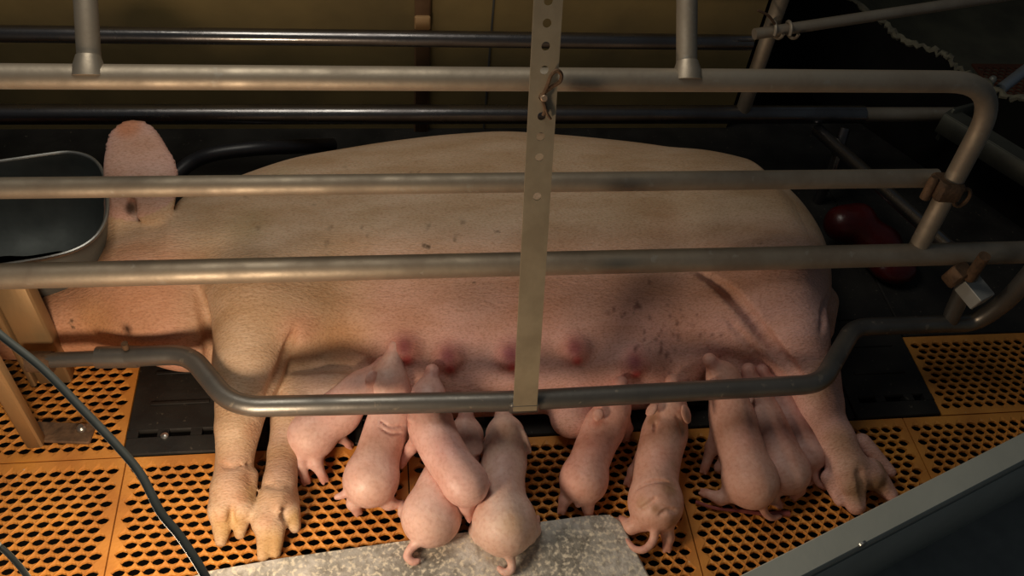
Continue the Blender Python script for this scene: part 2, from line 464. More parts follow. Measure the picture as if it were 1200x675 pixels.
# neighbouring pen beyond the partition
def slab(poly_, z, th_, mt):
    n = len(poly_); V = [(x, y, z) for x, y in poly_]+[(x, y, z-th_) for x, y in poly_]
    return mesh_obj('floor_panel', V, [tuple(range(n)), tuple(range(2*n-1, n-1, -1))]+[(k, n+k, n+(k+1) % n, (k+1) % n) for k in range(n)], mt, pit, False)
slab([(1.85, .53), (3.6, .53), (3.6, 1.92), (1.04, 1.92)], -.003, .02, mat('dim concrete', (.16, .15, .10), (.10, .095, .07), 6, rough=.8, spec=.2))
slab([(-1.3, .625), (1.73, .625), (1.57, .90), (-1.3, .90)], -.003, .02, PLATE)
nb = grid_panel(2.15, 2.75, .72, 1.22, z=.004)
nb.data.materials[0] = mat('shade darkened grid', (.16, .05, .022), (.09, .03, .015), 9, rough=.8)  # darker red copy of the grid colour, paints in the neighbouring pen's dimness
w2 = MB(); w2.box((2.3, 1.95, .55), (2.4, .08, 1.9)); tag(w2.build('wall_far', WALL, None, False), 'dim wall of the neighbouring pen', kind='structure')

# ------------------------------------------------------------------ front side of the crate
Y3, Z3 = -.07, .372
front = empty('crate_side', (0, 0, 0))
tag(front, 'galvanised crate side of thick rails in front of the sow', 'crate side')
ZT, Z2 = .791, .540
e0 = at(1072, 300, y=Y3); c1 = at(1172, 96, y=0.0); c2 = at(1172, 150, y=0.0)
hp = fillet([(-1.5, 0, ZT), (c1[0]+.012, 0, ZT), (e0[0]+.005, Y3+.01, Z3)], [.115], 14)
m = MB(); m.tube(hp, .0215, 20); top_rail = m.build('top_rail', PIPE, front)
m = MB(); m.tube([(-1.5, 0, Z2), (1.195, 0, Z2)], .0205, 20); m.build('middle_rail', PIPE, front)
m = MB(); l = at(0, 325, y=Y3); r_ = at(1200, 299, y=Y3)
m.tube([(-1.5, Y3, Z3), (0.1, Y3, Z3), (1.9, Y3, Z3)], .026, 20); low_rail = m.build('lower_rail', PIPE, front)
for px, py in ((105, 88), (805, 92)):      # arched stays that lean in over the sow to the far side
    p = at(px, py, y=0.0); x = p[0]
    arc = fillet([(x, 0, ZT), (x, .115, ZT+.125), (x-.02, .30, ZT+.16), (x-.02, .62, ZT+.12), (x-.02, .62, .74)], [.10, .2, .08], 10)
    m = MB(); m.tube(arc, .0195, 18); s_ = m.build('arched_stay', PIPE, front)
    m = MB(); m.tube([(x, -.002, ZT+.004), (x, .008, ZT+.016), (x, .021, ZT+.028)], [.029, .0255, .0200], 18); m.build('weld_collar', PIPE, s_)
# rusty clamp joining middle rail and the bent end
hA = np.array([c1[0]+.012, 0, ZT]); hB = np.array([e0[0]+.005, Y3+.01, Z3]); hd_ = hB-hA
k0 = hA+hd_*((Z2-ZT+.004)/hd_[2]); hd_ = hd_/np.linalg.norm(hd_)
ux = np.array([1.0, 0, 0]); ux -= hd_*np.dot(ux, hd_); ux /= np.linalg.norm(ux); uy = np.cross(hd_, ux)
Rk = np.stack([ux, uy, hd_], 1)
cl = MB(); cl.box(k0-ux*.010, (.058, .058, .044), Rk, .006)
clamp = cl.build('clamp', RUST, front)
m = MB(); a = k0-ux*.046-uy*.0; m.tube([a+hd_*.03, a-hd_*.018, a-hd_*.024], [.011, .011, .008], 10); m.build('bolt', RUST, clamp)
m = MB(); a = k0+ux*.026+hd_*.012; sgn = -1 if uy[1] > 0 else 1
m.tube([a+ux*.016*math.cos(q)+uy*sgn*.018+hd_*.022*math.sin(q) for q in np.linspace(0, 2*math.pi, 20)], .0045, 8, cap=False); m.build('clamp_ring', RUST, clamp)
# left upright carrying the rails
pL = at(52, 395, y=-.045)
m = MB(); m.box((pL[0]-.01, -.05, .19), (.07, .04, .36), bev=.004); up = m.build('upright', POST, front)
m = MB(); m.box((pL[0]-.055, -.052, .19), (.012, .05, .36), bev=.003); m.build('upright_lip', POST, up)
# lower fender bar, bowed out towards the piglets
eL = at(42, 423, y=-.115); eL2 = at(130, 419, y=-.125); b0 = at(200, 420, y=-.145)
b1 = at(275, 472, y=-.285); b1b = at(330, 481, y=-.30); b2 = at(600, 470, y=-.31); b3 = at(900, 453, y=-.31); b3b = at(950, 446, y=-.30)
b4 = at(1010, 390, y=-.15); b4b = at(1040, 384, y=-.13); eR = at(1110, 379, y=-.12)
bow = [eL2]+fillet([eL2, at(222, 415, y=-.145), at(272, 477, y=-.29), at(600, 470, y=-.31), at(962, 450, y=-.31), at(1000, 384, y=-.14), eR], [.10, .12, 1.0, .10, .09], 10)[1:]
fender = empty('fender_bar', tuple(b2)); 
tag(fender, 'dark bowed steel bar running low over the piglets', 'fender bar')
def under(parent, o): o.parent = parent; o.matrix_parent_inverse = Matrix.Translation(-Vector(parent.location)); return o
m = MB(); m.tube(bow, .0215, 20); under(fender, m.build('bar', PIPE_DARK))
m = MB(); m.tube([eL, eL2], .0165, 16); under(fender, m.build('hinge_pin', PIPE_DARK))
m = MB(); a = at(114, 419, y=-.123); b = at(163, 418, y=-.130); m.tube([a, b], .0235, 18); sl_ = under(fender, m.build('sleeve', PIPE_DARK))
m = MB(); a = at(147, 406, y=-.127); m.tube([a-np.array([0, 0, .006]), a+np.array([0, 0, .010])], .007, 10); under(fender, m.build('set_screw', RUST))
m = MB(); a = at(45, 423, y=-.112); m.tube([a+np.array([-.02, 0, 0]), a+np.array([.03, -.004, 0])], .0235, 14); under(fender, m.build('hinge_collar', RUST))
# right end: curve up and away to the rear, with its bracket
m = MB(); m.tube(spline([eR+np.array([-.01, 0, 0]), at(1140, 377, y=-.12), at(1172, 358, y=-.13), at(1200, 330, y=-.14), at(1240, 280, y=-.15)], 8), .0215, 18); under(fender, m.build('rear_bar', PIPE_DARK))
m = MB(); a = at(1110, 383, y=-.12); b = at(1138, 318, y=-.10); m.tube([a, b], .020, 16); arm = under(fender, m.build('bracket_arm', PIPE_DARK))
m = MB(); a = at(1142, 342, y=-.13)
Rb = np.array(Matrix.Rotation(math.radians(24), 3, 'Z') @ Matrix.Rotation(math.radians(12), 3, 'X'))
m.box(a, (.050, .058, .040), Rb, .002); under(fender, m.build('bracket_block', mat('bare zinc block', (.50, .50, .46), (.42, .42, .39), 20, rough=.45, metal=.4), None, False))
m = MB(); a = at(1136, 326, y=-.125); b = at(1154, 300, y=-.135); m.tube([a, b, b+(a-b)*.02, b+(a-b)*.25], [.013, .013, .0085, .0085], 14); under(fender, m.build('bracket_pin', RUST))
m = MB(); a = at(1122, 322, y=-.11); m.box(a, (.045, .035, .05), Rb, .004); under(fender, m.build('bracket_clamp', RUST))

# ------------------------------------------------------------------ hanging strap with holes
sT = at(646, -60, y=.005); sB = at(615, 481, y=-.338)
d = sB-sT; Ls = np.linalg.norm(d); d /= Ls
sx = np.array([1.0, 0, 0]); sx -= d*np.dot(sx, d); sx /= np.linalg.norm(sx); sn_ = np.cross(sx, d)
if sn_[1] > 0: sn_ = -sn_
W = .0245
holes = [(644, -26), (643, 1), (640.5, 27), (639.5, 54), (637, 82), (636.5, 113), (634.5, 136), (633.5, 160), (632.5, 184), (629.5, 230)]
plane_pt = sT
def on_strap(px, py):
    r = ray(px, py); t = np.dot(plane_pt-EYE, sn_)/np.dot(r, sn_); p = EYE+t*r-sT
    return np.dot(p, d), np.dot(p, sx)
hs = [on_strap(*h) for h in holes]; slot = on_strap(631, 217)
items = [(u, .0078, 0) for u, v in hs if True]
items = sorted(items)
V = []; Fq = []
def sp(u, v, n): return sT+d*u+sx*v+sn_*n
th = .0025
cur = -.01; cells = []
for (u, r, e) in items:
    half = .0125
    if u-half > cur+1e-4: cells.append(('flat', cur, u-half))
    cells.append(('hole', max(cur, u-half), u+half, u, r)); cur = u+half
cells.append(('flat', cur, Ls))
for cl_ in cells:
    a, b = cl_[1], cl_[2]
    if cl_[0] == 'flat':
        n = len(V); V += [sp(a, -W, th), sp(b, -W, th), sp(b, W, th), sp(a, W, th), sp(a, -W, -th), sp(b, -W, -th), sp(b, W, -th), sp(a, W, -th)]
        Fq += [(n, n+1, n+2, n+3), (n+7, n+6, n+5, n+4), (n, n+4, n+5, n+1), (n+3, n+2, n+6, n+7)]
    else:
        u, r = cl_[3], cl_[4]; n = len(V); K = 16
        for side in (th, -th):
            for k in range(K):
                q = 2*math.pi*k/K+math.pi/4; c_, s_ = math.cos(q), math.sin(q); mm = max(abs(c_), abs(s_))
                uu = u+(b-u if c_ > 0 else u-a)*c_/mm; V.append(sp(uu, W*s_/mm, side))
            for k in range(K):
                q = 2*math.pi*k/K+math.pi/4; V.append(sp(u+r*math.cos(q), r*math.sin(q), side))
        for k in range(K):
            k2 = (k+1) % K
            Fq += [(n+k, n+k2, n+K+k2, n+K+k), (n+2*K+k2, n+2*K+k, n+3*K+k, n+3*K+k2), (n+K+k, n+K+k2, n+3*K+k2, n+3*K+k)]
        n = len(V); V += [sp(a, -W, th), sp(b, -W, th), sp(b, -W, -th), sp(a, -W, -th), sp(a, W, th), sp(b, W, th), sp(b, W, -th), sp(a, W, -th)]
        Fq += [(n, n+3, n+2, n+1), (n+4, n+5, n+6, n+7)]
strap = empty('adjusting_strap', tuple(sB)); tag(strap, 'perforated tan flat strap hanging in front of the rails', 'strap')
under(strap, mesh_obj('strap_body', V, Fq, STRAP, None, False))
m = MB(); m.box(sB+np.array([0, .008, .0]), (.062, .012, .03), None, .003); under(strap, m.build('foot_bracket', PIPE_DARK))
hookpin = empty('hook_pin', tuple(at(637, 113, y=-.05))); tag(hookpin, 'rusty wire hook and pin through the strap holes', 'hook')
u0, v0 = hs[5]; pc = sp(u0, v0, 0)
m = MB(); m.tube([pc-sn_*.03, pc+sn_*.012, pc+sn_*.014], [.0068, .0068, .005], 12); under(hookpin, m.build('pin', mat('pale worn pin', (.55, .40, .28), rough=.4, metal=.6)))
m = MB(); K = [sp(u0+.002, -.004, .008), sp(u0-.020, .004, .012), sp(u0-.040, .010, .014), sp(u0-.048, .020, .014), sp(u0-.040, .028, .012), sp(u0-.028, .026, .010), sp(u0-.018, .012, .009), sp(u0-.004, -.002, .010), sp(u0+.02, .004, .008), sp(u0+.032, .002, .006)]
m.tube(spline(K, 8), .0036, 8); under(hookpin, m.build('wire_hook', RUST))
m = MB(); m.tube(spline([sp(u0+.018, .004, .009), sp(u0+.028, .008, .010), sp(u0+.038, .015, .008)], 6), .0024, 8); under(hookpin, m.build('wire_end', RUST))

# ------------------------------------------------------------------ back side of the crate
back = empty('crate_side', (0, 0, 0)); tag(back, 'dark crate side of rails and post behind the sow', 'crate side')
YB = .62
zb1 = at(300, 43, y=YB)[2]; zb2 = at(500, 134, y=YB)[2]
m = MB(); xe = at(882, 45, y=YB)[0]; m.tube([(-1.7, YB, zb1), (xe, YB, zb1)], .0205, 18); m.build('middle_rail', PIPE_BACK, back)
m = MB(); xe = at(1012, 132, y=YB)[0]; m.tube([(-1.25, YB, zb2), (xe, YB, zb2)], .0265, 18); m.build('lower_rail', PIPE_BACK, back)
m = MB(); xe2 = at(1122, 131, y=YB)[0]; m.tube([(xe-.02, YB, zb2), (xe2, YB, zb2)], .021, 16); m.build('inner_rail', PIPE, back)
m = MB(); m.tube([(-1.7, YB, .74), (1.05, YB, .74)], .0205, 16); m.build('top_rail', PIPE_BACK, back)
xp = at(872, 125, y=YB)[0]
m = MB(); m.tube([(xp, YB, zb2), (xp, YB, .76)], .0205, 16); m.build('post', PIPE, back)
m = MB(); m.tube([(-1.05, YB+.03, 0), (-1.05, YB+.03, .76)], .022, 14); m.build('post', PIPE_BACK, back)
# brace pipe hooked to the post
br = empty('brace_pipe', tuple(at(905, 36, y=.56))); tag(br, 'blue grey brace pipe hooked onto the back post', 'pipe')
a = at(884, 40, y=.565); b = at(1160, -2, y=.68)
m = MB(); m.tube([a, b, b+(b-a)*.6], .0145, 14); under(br, m.build('pipe', PIPE))
for px in (903, 921):
    c = at(px, 36, y=.572); dd = (b-a)/np.linalg.norm(b-a); u = np.cross(dd, [0, 0, 1.]); u /= np.linalg.norm(u); w = np.cross(u, dd)
    m = MB(); m.tube([c+.022*(math.cos(q)*u+math.sin(q)*w)+dd*.004*q for q in np.linspace(0, 2*math.pi, 22)], .0045, 8, cap=False); under(br, m.build('hook_ring', PIPE))
m = MB(); m.tube(spline([at(888, 12, y=.575), at(900, 18, y=.57), at(908, 28, y=.565)], 6), .0035, 8); under(br, m.build('hook_wire', RUST))
# rear gate bar crossing from far side to near side
rg = empty('rear_bar', tuple(at(1030, 215, y=.3))); tag(rg, 'dark pipe crossing behind the sow between the crate sides', 'pipe')
a = at(958, 152, y=.60); b = at(1112, 290, y=.02)
m = MB(); m.tube([a, b], .0185, 16); under(rg, m.build('pipe', PIPE_BACK))
m = MB(); a2 = at(990, 150, y=.56); b2_ = at(975, 200, y=.5); m.tube([a2, b2_, b2_-np.array([0, 0, .18])], .016, 14); under(rg, m.build('upright', PIPE_BACK))
# end bracket of angle iron on the partition
bk = empty('end_bracket', tuple(at(1160, 160, y=.5))); tag(bk, 'dull angle iron bracket at the rear end of the rails', 'bracket')
a = at(1112, 130, z=.30); b = at(1235, 205, z=.30); dd = b-a; Lk = np.linalg.norm(dd); ang = math.atan2(dd[1], dd[0])
Rz = np.array(Matrix.Rotation(ang, 3, 'Z'))
IRON = mat('dull angle iron', (.12, .12, .095), (.08, .08, .065), 10, rough=.55, metal=.6)
m = MB(); m.box((a+b)/2, (Lk, .05, .006), Rz, .001); under(bk, m.build('top_flange', IRON))
m = MB(); m.box((a+b)/2+Rz @ np.array([0, -.024, -.03]), (Lk, .006, .06), Rz, .001); under(bk, m.build('side_flange', IRON))
m = MB(); c = at(1122, 142, z=.26); m.box(c, (.10, .012, .11), np.array(Matrix.Rotation(math.radians(18), 3, 'Z')), .002); under(bk, m.build('end_plate', IRON))
# pale pipe and knob beyond the partition
m = MB(); a = at(1172, 105, z=.30); b = at(1230, 60, z=.30); m.tube([a, b], .017, 14)
tag(m.build('pale_pipe', mat('pale grey blue pipe', (.38, .42, .46), rough=.4, metal=.5)), 'short pale pipe beyond the torn partition edge', 'pipe')
m = MB(); a = at(1164, 92, z=.34); m.tube([a-np.array([0, 0, .03]), a, a+np.array([0, 0, .006])], [.008, .011, .007], 10)
tag(m.build('bolt_head', mat('grey bolt', (.3, .3, .27), rough=.5, metal=.5)), 'small grey bolt above the torn partition edge', 'bolt')

# ------------------------------------------------------------------ second upright with foot, left edge
pf = at(47, 522, z=.012)
leg = empty('support_leg', (pf[0], pf[1], 0)); tag(leg, 'brown steel leg with a foot plate at the left edge', 'leg')
m = MB(); m.box((pf[0]-.012, pf[1]+.012, .20), (.034, .030, .392), bev=.004); under(leg, m.build('leg_tube', POST))
fp = at(85, 505, z=.006); m = MB(); m.box((fp[0]-.02, fp[1]-.004, .006), (.13, .05, .010), np.array(Matrix.Rotation(math.radians(-6), 3, 'Z')), .003); under(leg, m.build('foot_plate', RUST))
m = MB(); c = at(96, 503, z=.012); m.tube([c, c+np.array([0, 0, .008]), c+np.array([0, 0, .012])], [.010, .010, .006], 8); under(leg, m.build('foot_bolt', SCREW))

# ------------------------------------------------------------------ feed trough
trough = empty('feed_trough', tuple(at(60, 300, z=.22))); tag(trough, 'grey steel feed trough with a rounded end beside the sow head', 'trough')
rim_px = [(-190, 330), (-60, 322), (0, 311), (50, 303), (85, 294), (108, 281), (121, 264), (126, 245), (125, 222), (121, 203), (113, 190), (100, 182), (80, 178.5), (55, 181), (0, 189), (-60, 196), (-190, 205)]
rim = [at(x, y, z=.35) for x, y in rim_px]
rimc = spline(rim+[rim[0]], 4)[:-1]
cen = np.mean(rimc, 0); floorc = cen+np.array([-.02, .0, -.20])
V = []; n = len(rimc); Fq = []
prof = [(1.0, 0.0), (.97, .18), (.93, .40), (.86, .62), (.74, .82), (.55, .95), (.3, 1.0), (.02, 1.0)]
for off, sgn in ((0.0, 1), (.004, -1)):
    for sc, h in prof:
        c = cen*(1-h)+floorc*h
        for p in rimc:
            v = p-cen; L_ = np.linalg.norm(v[:2]); V.append(c+v*sc*(1-off/L_))
def shell(o0):
    for i in range(len(prof)-1):
        for k in range(n):
            k2 = (k+1) % n; yield (o0+i*n+k, o0+i*n+k2, o0+(i+1)*n+k2, o0+(i+1)*n+k)
Fq += list(shell(0)); Fq += [q[::-1] for q in shell(len(prof)*n)]
under(trough, mesh_obj('bowl', V, Fq, STEEL))
m = MB(); m.tube(rimc+[rimc[0]], .0042, 8, cap=False); under(trough, m.build('rim', STEEL_RIM))
m = MB(); c = at(62, 296, z=.30)
m.tube([floorc+np.array([.10, -.02, .005]), floorc+np.array([.10, -.02, .03])], [.03, .022], 14); nip = under(trough, m.build('drain_fitting', STEEL))

# ------------------------------------------------------------------ creep board, right foreground
bd = empty('creep_board', tuple(at(1100, 650, z=0.0)*np.array([1, 1, 0]))); tag(bd, 'grey plastic board cutting across the lower right corner', 'board')
a = at(868, 676, z=.30); b = at(1200, 508, z=.30); dd = b-a; dd[2] = 0; dd /= np.linalg.norm(dd); nn = np.array([dd[1], -dd[0], 0])
ctr = (a+b)/2; Lb = 1.7; ang = math.atan2(dd[1], dd[0]); Rz = np.array(Matrix.Rotation(ang, 3, 'Z'))
tk = .048
m = MB(); m.box(ctr+nn*tk/2+np.array([0, 0, -.004]), (Lb, tk, .03), Rz, .003); under(bd, m.build('cap', BOARD))
m = MB(); m.box(ctr+nn*(tk/2-.004)+np.array([0, 0, -.03]), (Lb, tk-.010, .024), Rz, .001); under(bd, m.build('groove', GROOVE))
m = MB(); m.box(ctr+nn*(tk/2)+np.array([0, 0, -.170]), (Lb, tk, .256), Rz, .003); face = under(bd, m.build('face', BOARD))
r = ray(1010, 637); pn = ctr+nn*tk; t = np.dot(pn-EYE, nn)/np.dot(r, nn); sc = EYE+t*r
m = MB(); m.tube([sc-nn*.001, sc+nn*.003, sc+nn*.005], [.0085, .0085, .004], 12); under(bd, m.build('screw', SCREW))
m = MB(); m.box((1.6, -1.35, -.01), (2.4, .9, .02)); 
gang = m.build('floor_gangway', mat('grey concrete gangway', (.33, .33, .30), (.26, .26, .24), 12, rough=.8, bump=.4), None, False)
V_ = [a+nn*.03-dd*1.5, b+nn*.03+dd*1.5, b+nn*1.4+dd*1.5, a+nn*1.4-dd*1.5]
bpy.data.objects.remove(gang)
gang = mesh_obj('floor_gangway', [(p[0], p[1], z) for z in (.002, -.03) for p in V_], [(0, 3, 2, 1), (4, 5, 6, 7), (0, 1, 5, 4), (1, 2, 6, 5), (2, 3, 7, 6), (3, 0, 4, 7)], bpy.data.materials['grey concrete gangway'], None, False)
tag(gang, 'grey concrete gangway outside the pen board', kind='structure')

# ------------------------------------------------------------------ creep mat in front
mp_ = [(150, 700), (240, 671), (330, 655), (480, 634), (600, 617), (690, 605), (716, 604), (728, 612), (745, 645), (762, 678), (790, 730), (795, 760), (140, 760)]
zt = .014; pts = [at(x, y, z=zt) for x, y in mp_]; n = len(pts); cc = np.mean(pts, 0)
V = [p for p in pts]+[cc+(p-cc)*.985+np.array([0, 0, .006]) for p in pts]+[np.array([p[0], p[1], .0005]) for p in pts]
Fq = [tuple(range(n, 2*n))[::1]]+[(k, (k+1) % n, n+(k+1) % n, n+k) for k in range(n)]+[(2*n+k, 2*n+(k+1) % n, (k+1) % n, k) for k in range(n)]
o = mesh_obj('creep_mat', V, Fq, MATT, None, False); tag(o, 'grey speckled creep mat dusted with feed in the foreground', 'mat')

# ------------------------------------------------------------------ cords
cp = [(-520, -150, 1.25), (-300, 130, 1.1), (-60, 340, 1.02), (0, 392, 1.0), (50, 432, .99), (95, 478, .98), (135, 520, .97), (165, 556, .96), (188, 600, .95), (212, 630, .95), (242, 678, .95), (270, 740, .97)]
m = MB(); m.tube(spline([at(x, y, t=t) for x, y, t in cp]+[np.array([-.33, -.87, .50])], 8), .0047, 10)
tag(m.build('power_cord', CORD), 'grey power cord hanging across the lower left foreground', 'cord')
cp = [(-300, 470, 1.3), (-40, 615, 1.2), (0, 641, 1.2), (18, 658, 1.2), (35, 680, 1.2), (60, 720, 1.2)]
m = MB(); m.tube(spline([at(x, y, t=t) for x, y, t in cp], 8), .0042, 10)
tag(m.build('power_cord', CORD), 'short piece of grey cord in the bottom left corner', 'cord')
hp_ = [at(205, 206, z=.12), at(225, 190, z=.14), at(252, 180, z=.16), at(300, 174, z=.16), at(345, 172, z=.13), at(390, 170, z=.08)]
m = MB(); m.tube(spline(hp_, 8), .020, 12); tag(m.build('rubber_hose', HOSE), 'black rubber hose arching behind the sow ear', 'hose')

# ------------------------------------------------------------------ the sow
def W_(px, py, z): return at(px, py, z=z)
S = Body((-.98, -.60, -.01), (1.22, .62, .56), .006)
surf = S.surf; groove = S.groove
S.trunk([(-.46, .15, .150, .17, .15), (-.36, .16, .158, .22, .170), (-.22, .185, .165, .270, .178), (0, .205, .165, .312, .182), (.15, .208, .168, .335, .186), (.32, .212, .17, .345, .190),
         (.5, .200, .168, .340, .186), (.68, .190, .165, .322, .184), (.84, .175, .165, .290, .184), (.93, .15, .165, .25, .17)], .03)
S.ell((.86, .13, .165), (.245, .315, .190), k=.06)
S.ell((-.215, .07, .185), (.135, .20, .135), k=.06)
# udder
for px, py, z, r in [(470, 430, .11, .075), (525, 435, .11, .082), (597, 438, .105, .085), (673, 438, .105, .088), (742, 440, .10, .085), (805, 436, .09, .07)]:
    S.ell(W_(px, py, z)+np.array([0, .05, 0]), (r*1.1, r*1.05, r*.95), k=.06)
S.cone(W_(480, 480, .06)+np.array([0, .06, 0]), W_(790, 470, .06)+np.array([0, .06, 0]), .075, .065, .05)
S.ell(W_(672, 500, .055)+np.array([0, .02, 0]), (.05, .045, .04), k=.03)
# head, jowl, snout
S.ell((-.50, .105, .150), (.165, .185, .150), k=.05)
S.ell((-.44, .01, .12), (.125, .115, .115), k=.04)
S.cone((-.56, .075, .135), (-.80, .035, .09), .128, .075, .05)
S.cone((-.80, .035, .09), (-.845, .03, .085), .062, .066, .015)
# far front leg, lying on the floor
S.ell(W_(390, 450, .07), (.095, .075, .07), k=.03)
f2 = [W_(362, 430, .075), W_(342, 490, .060), W_(333, 530, .046), W_(328, 565, .043), W_(324, 588, .043)]
S.chain(f2, [.070, .044, .034, .034, .037], .010)
S.cone(f2[4], W_(313, 612, .042), .037, .032, .010); S.cone(f2[4], W_(338, 600, .036), .034, .024, .008)
S.cone(W_(314, 610, .040), W_(308, 652, .018), .026, .012, .005); S.cone(W_(322, 612, .040), W_(323, 648, .018), .025, .012, .005)
S.cone(W_(340, 598, .036), W_(346, 618, .020), .021, .013, .004)
S.cone(W_(327, 578, .062), W_(327, 597, .066), .020, .015, .004); S.cone(W_(341, 578, .032), W_(346, 590, .026), .016, .011, .004)
# near front leg
fl = [W_(303, 345, .225), W_(291, 430, .150), W_(279, 500, .105), W_(275, 540, .078), W_(271, 572, .062)]
S.cone((-.22, .04, .19), fl[0], .12, .100, .05)
S.chain(fl[:3], [.100, .072, .048], .018); S.chain(fl[2:], [.048, .038, .040], .005)
S.cone(fl[4], W_(262, 598, .052), .040, .032, .008); S.cone(fl[4], W_(283, 596, .052), .040, .030, .008)
S.cone(W_(261, 596, .050), W_(259, 634, .020), .030, .013, .004); S.cone(W_(284, 594, .048), W_(281, 626, .020), .026, .012, .004)
S.cone(W_(291, 558, .066), W_(292, 588, .056), .021, .012, .004); S.cone(W_(258, 566, .05), W_(250, 590, .03), .020, .011, .004)
# far hind leg under the other
S.chain([W_(855, 430, .07), W_(912, 455, .055), W_(940, 480, .045)], [.08, .055, .042], .02)
# near hind leg
h1 = [W_(893, 325, .225), W_(922, 388, .180), W_(947, 436, .130), W_(960, 478, .098), W_(977, 515, .080), W_(992, 545, .062)]
S.cone((.90, .09, .20), h1[0], .15, .135, .05)
S.chain(h1[:3], [.135, .092, .062], .022); S.chain(h1[2:], [.062, .048, .046, .043], .012)
S.cone(W_(963, 425, .13), W_(971, 470, .11), .038, .032, .02)
S.cone(h1[5], W_(998, 565, .052), .040, .034, .010); S.cone(h1[5], W_(1020, 558, .050), .040, .032, .010)
S.cone(W_(996, 556, .052), W_(1003, 592, .026), .034, .022, .004); S.cone(W_(1020, 552, .05), W_(1044, 580, .024), .030, .017, .004)
S.cone(W_(1010, 518, .058), W_(1044, 553, .032), .021, .013, .005); S.cone(W_(972, 560, .04), W_(984, 588, .02), .020, .012, .004)
# rear fold and tail root
S.cone((1.075, .0, .13), (1.055, -.07, .11), .045, .035, .02)
S.chain([(1.09, .16, .12), (1.125, .12, .08), (1.12, .08, .04)], [.028, .018, .012], .015)
# ear: upright flap, wide below and narrowing to the tip
eb = W_(160, 262, .30); et = W_(150, 142, .43)
ea = et-eb; eL_ = np.linalg.norm(ea); ea /= eL_; ew = np.array([1.0, .10, .10]); ew -= ea*np.dot(ew, ea); ew /= np.linalg.norm(ew); en = np.cross(ea, ew)
S.cone(W_(150, 268, .25), W_(142, 240, .30), .055, .036, .03)
S.ell(W_(168, 205, .36), (.080, .076, .0115), [ea, ew, en], k=.004)
S.ell(W_(157, 172, .395), (.064, .062, .0105), [ea, ew, en], k=.02)
S.ell(W_(178, 234, .333), (.052, .050, .012), [ea, ew, en], k=.02)
S.ell(W_(140, 215, .345), (.070, .030, .016), [ea, ew, en], k=.02)
# skin folds and creases
groove([(812, 314), (848, 338), (872, 362), (899, 396), (924, 427), (942, 450)], .015, .006)
groove([(230, 335), (241, 370), (247, 415), (247, 450)], .012, .012)
groove([(346, 385), (336, 412), (324, 442), (310, 482)], .010, .012)
groove([(338, 434), (370, 428), (400, 428), (440, 430)], .014, .012)
groove([(254, 541), (272, 548), (296, 541)], .003, .006); groove([(308, 566), (325, 572), (344, 566)], .003, .006)
groove([(1006, 548), (1011, 565), (1014, 590)], .010, .006); groove([(272, 590), (271, 610), (270, 632)], .007, .005); groove([(332, 592), (333, 612)], .007, .005)
groove([(850, 372), (875, 400), (893, 425)], .005, .006)
groove([(975, 335), (966, 360), (962, 388)], .008, .010)
S.ell(surf(154, 244), (.011, .024, .020), None, k=.008, sub=True)
# teats
teats = [(475, 408, .20, .022), (525, 419, .19, .020), (597, 417, .185, .024), (673, 409, .185, .024), (742, 425, .165, .022)]
TP = []
sow_floor = .006
for px, py, z, r in teats:
    p = surf(px, py); TP.append(p)
    S.ell(p, (.026, .022, .018), k=.03)
    S.cone(p+np.array([0, -.008, .0]), p+np.array([.003, -.022, -.008]), .0115, .0075, .010)
S.floor(sow_floor)
V, Q = S.mesh(1)
z = V[:, 2]; y = V[:, 1]; x = V[:, 0]
col = np.tile(np.array([.66, .47, .32]), (len(V), 1))
def lerp(w, c):
    w = np.clip(w, 0, 1)[:, None]; col[:] = col*(1-w)+np.array(c)*w
lerp((.09-y)/.20*((x > -.12)*1.0)*np.clip((x+.12)/.12, 0, 1)*.9, (.80, .48, .43))      # pink belly
lerp(np.clip((-.36-x)/.10, 0, 1)*np.clip((.14-y)/.12, 0, 1)*.8, (.72, .36, .22))        # ruddy cheek
T3 = lambda px, py: surf(px, py)
for p in TP:
    stamp(V, col, p, (.050, .06, .055), (.64, .22, .20), .8, .15)
    stamp(V, col, p+np.array([-.002, -.006, .012]), (.025, .03, .026), (.30, .06, .09), .8, .2)
    stamp(V, col, p+np.array([.003, -.022, -.008]), (.017, .02, .018), (.62, .07, .08), .9, .3)
for px, py, rr, c, s in [(400, 395, .10, (.66, .38, .20), .7), (350, 385, .07, (.66, .34, .24), .6), (375, 452, .10, (.40, .29, .26), .85), (330, 545, .05, (.60, .38, .31), .6), (330, 510, .05, (.60, .40, .33), .6), (690, 365, .09, (.52, .38, .36), .35), (560, 350, .10, (.5, .36, .33), .35),
                         (775, 430, .045, (.35, .16, .12), .6), (850, 340, .07, (.70, .38, .26), .6), (200, 420, .1, (.76, .40, .32), .6), (110, 375, .08, (.66, .34, .15), .7),
                         (150, 300, .06, (.62, .34, .22), .6), (240, 270, .09, (.52, .38, .24), .5), (780, 260, .08, (.62, .36, .22), .45), (965, 440, .05, (.40, .26, .14), .7), (290, 265, .08, (.46, .36, .20), .5), (330, 205, .07, (.50, .38, .22), .45), (640, 175, .08, (.52, .40, .24), .4), (880, 230, .07, (.56, .40, .25), .4), (430, 250, .06, (.58, .40, .24), .5)]:
    stamp(V, col, surf(px, py), rr, c, s, .1)
stamp(V, col, eb+ea*eL_*.6, (.10, .24, .20), (.66, .42, .37), 0.0)
w = np.clip(1-np.abs((V-(eb+ea*eL_*.6)) @ en)/.05, 0, 1)*(np.linalg.norm(V-(eb+ea*eL_*.6), axis=1) < eL_*.56)
lerp(w*.9*np.clip((z-.27)/.04, 0, 1), (.72, .44, .40))
stamp(V, col, et-ea*.012, .045, (.66, .27, .13), .8, .3)
stamp(V, col, surf(154, 244), .022, (.07, .045, .03), .95, .3)
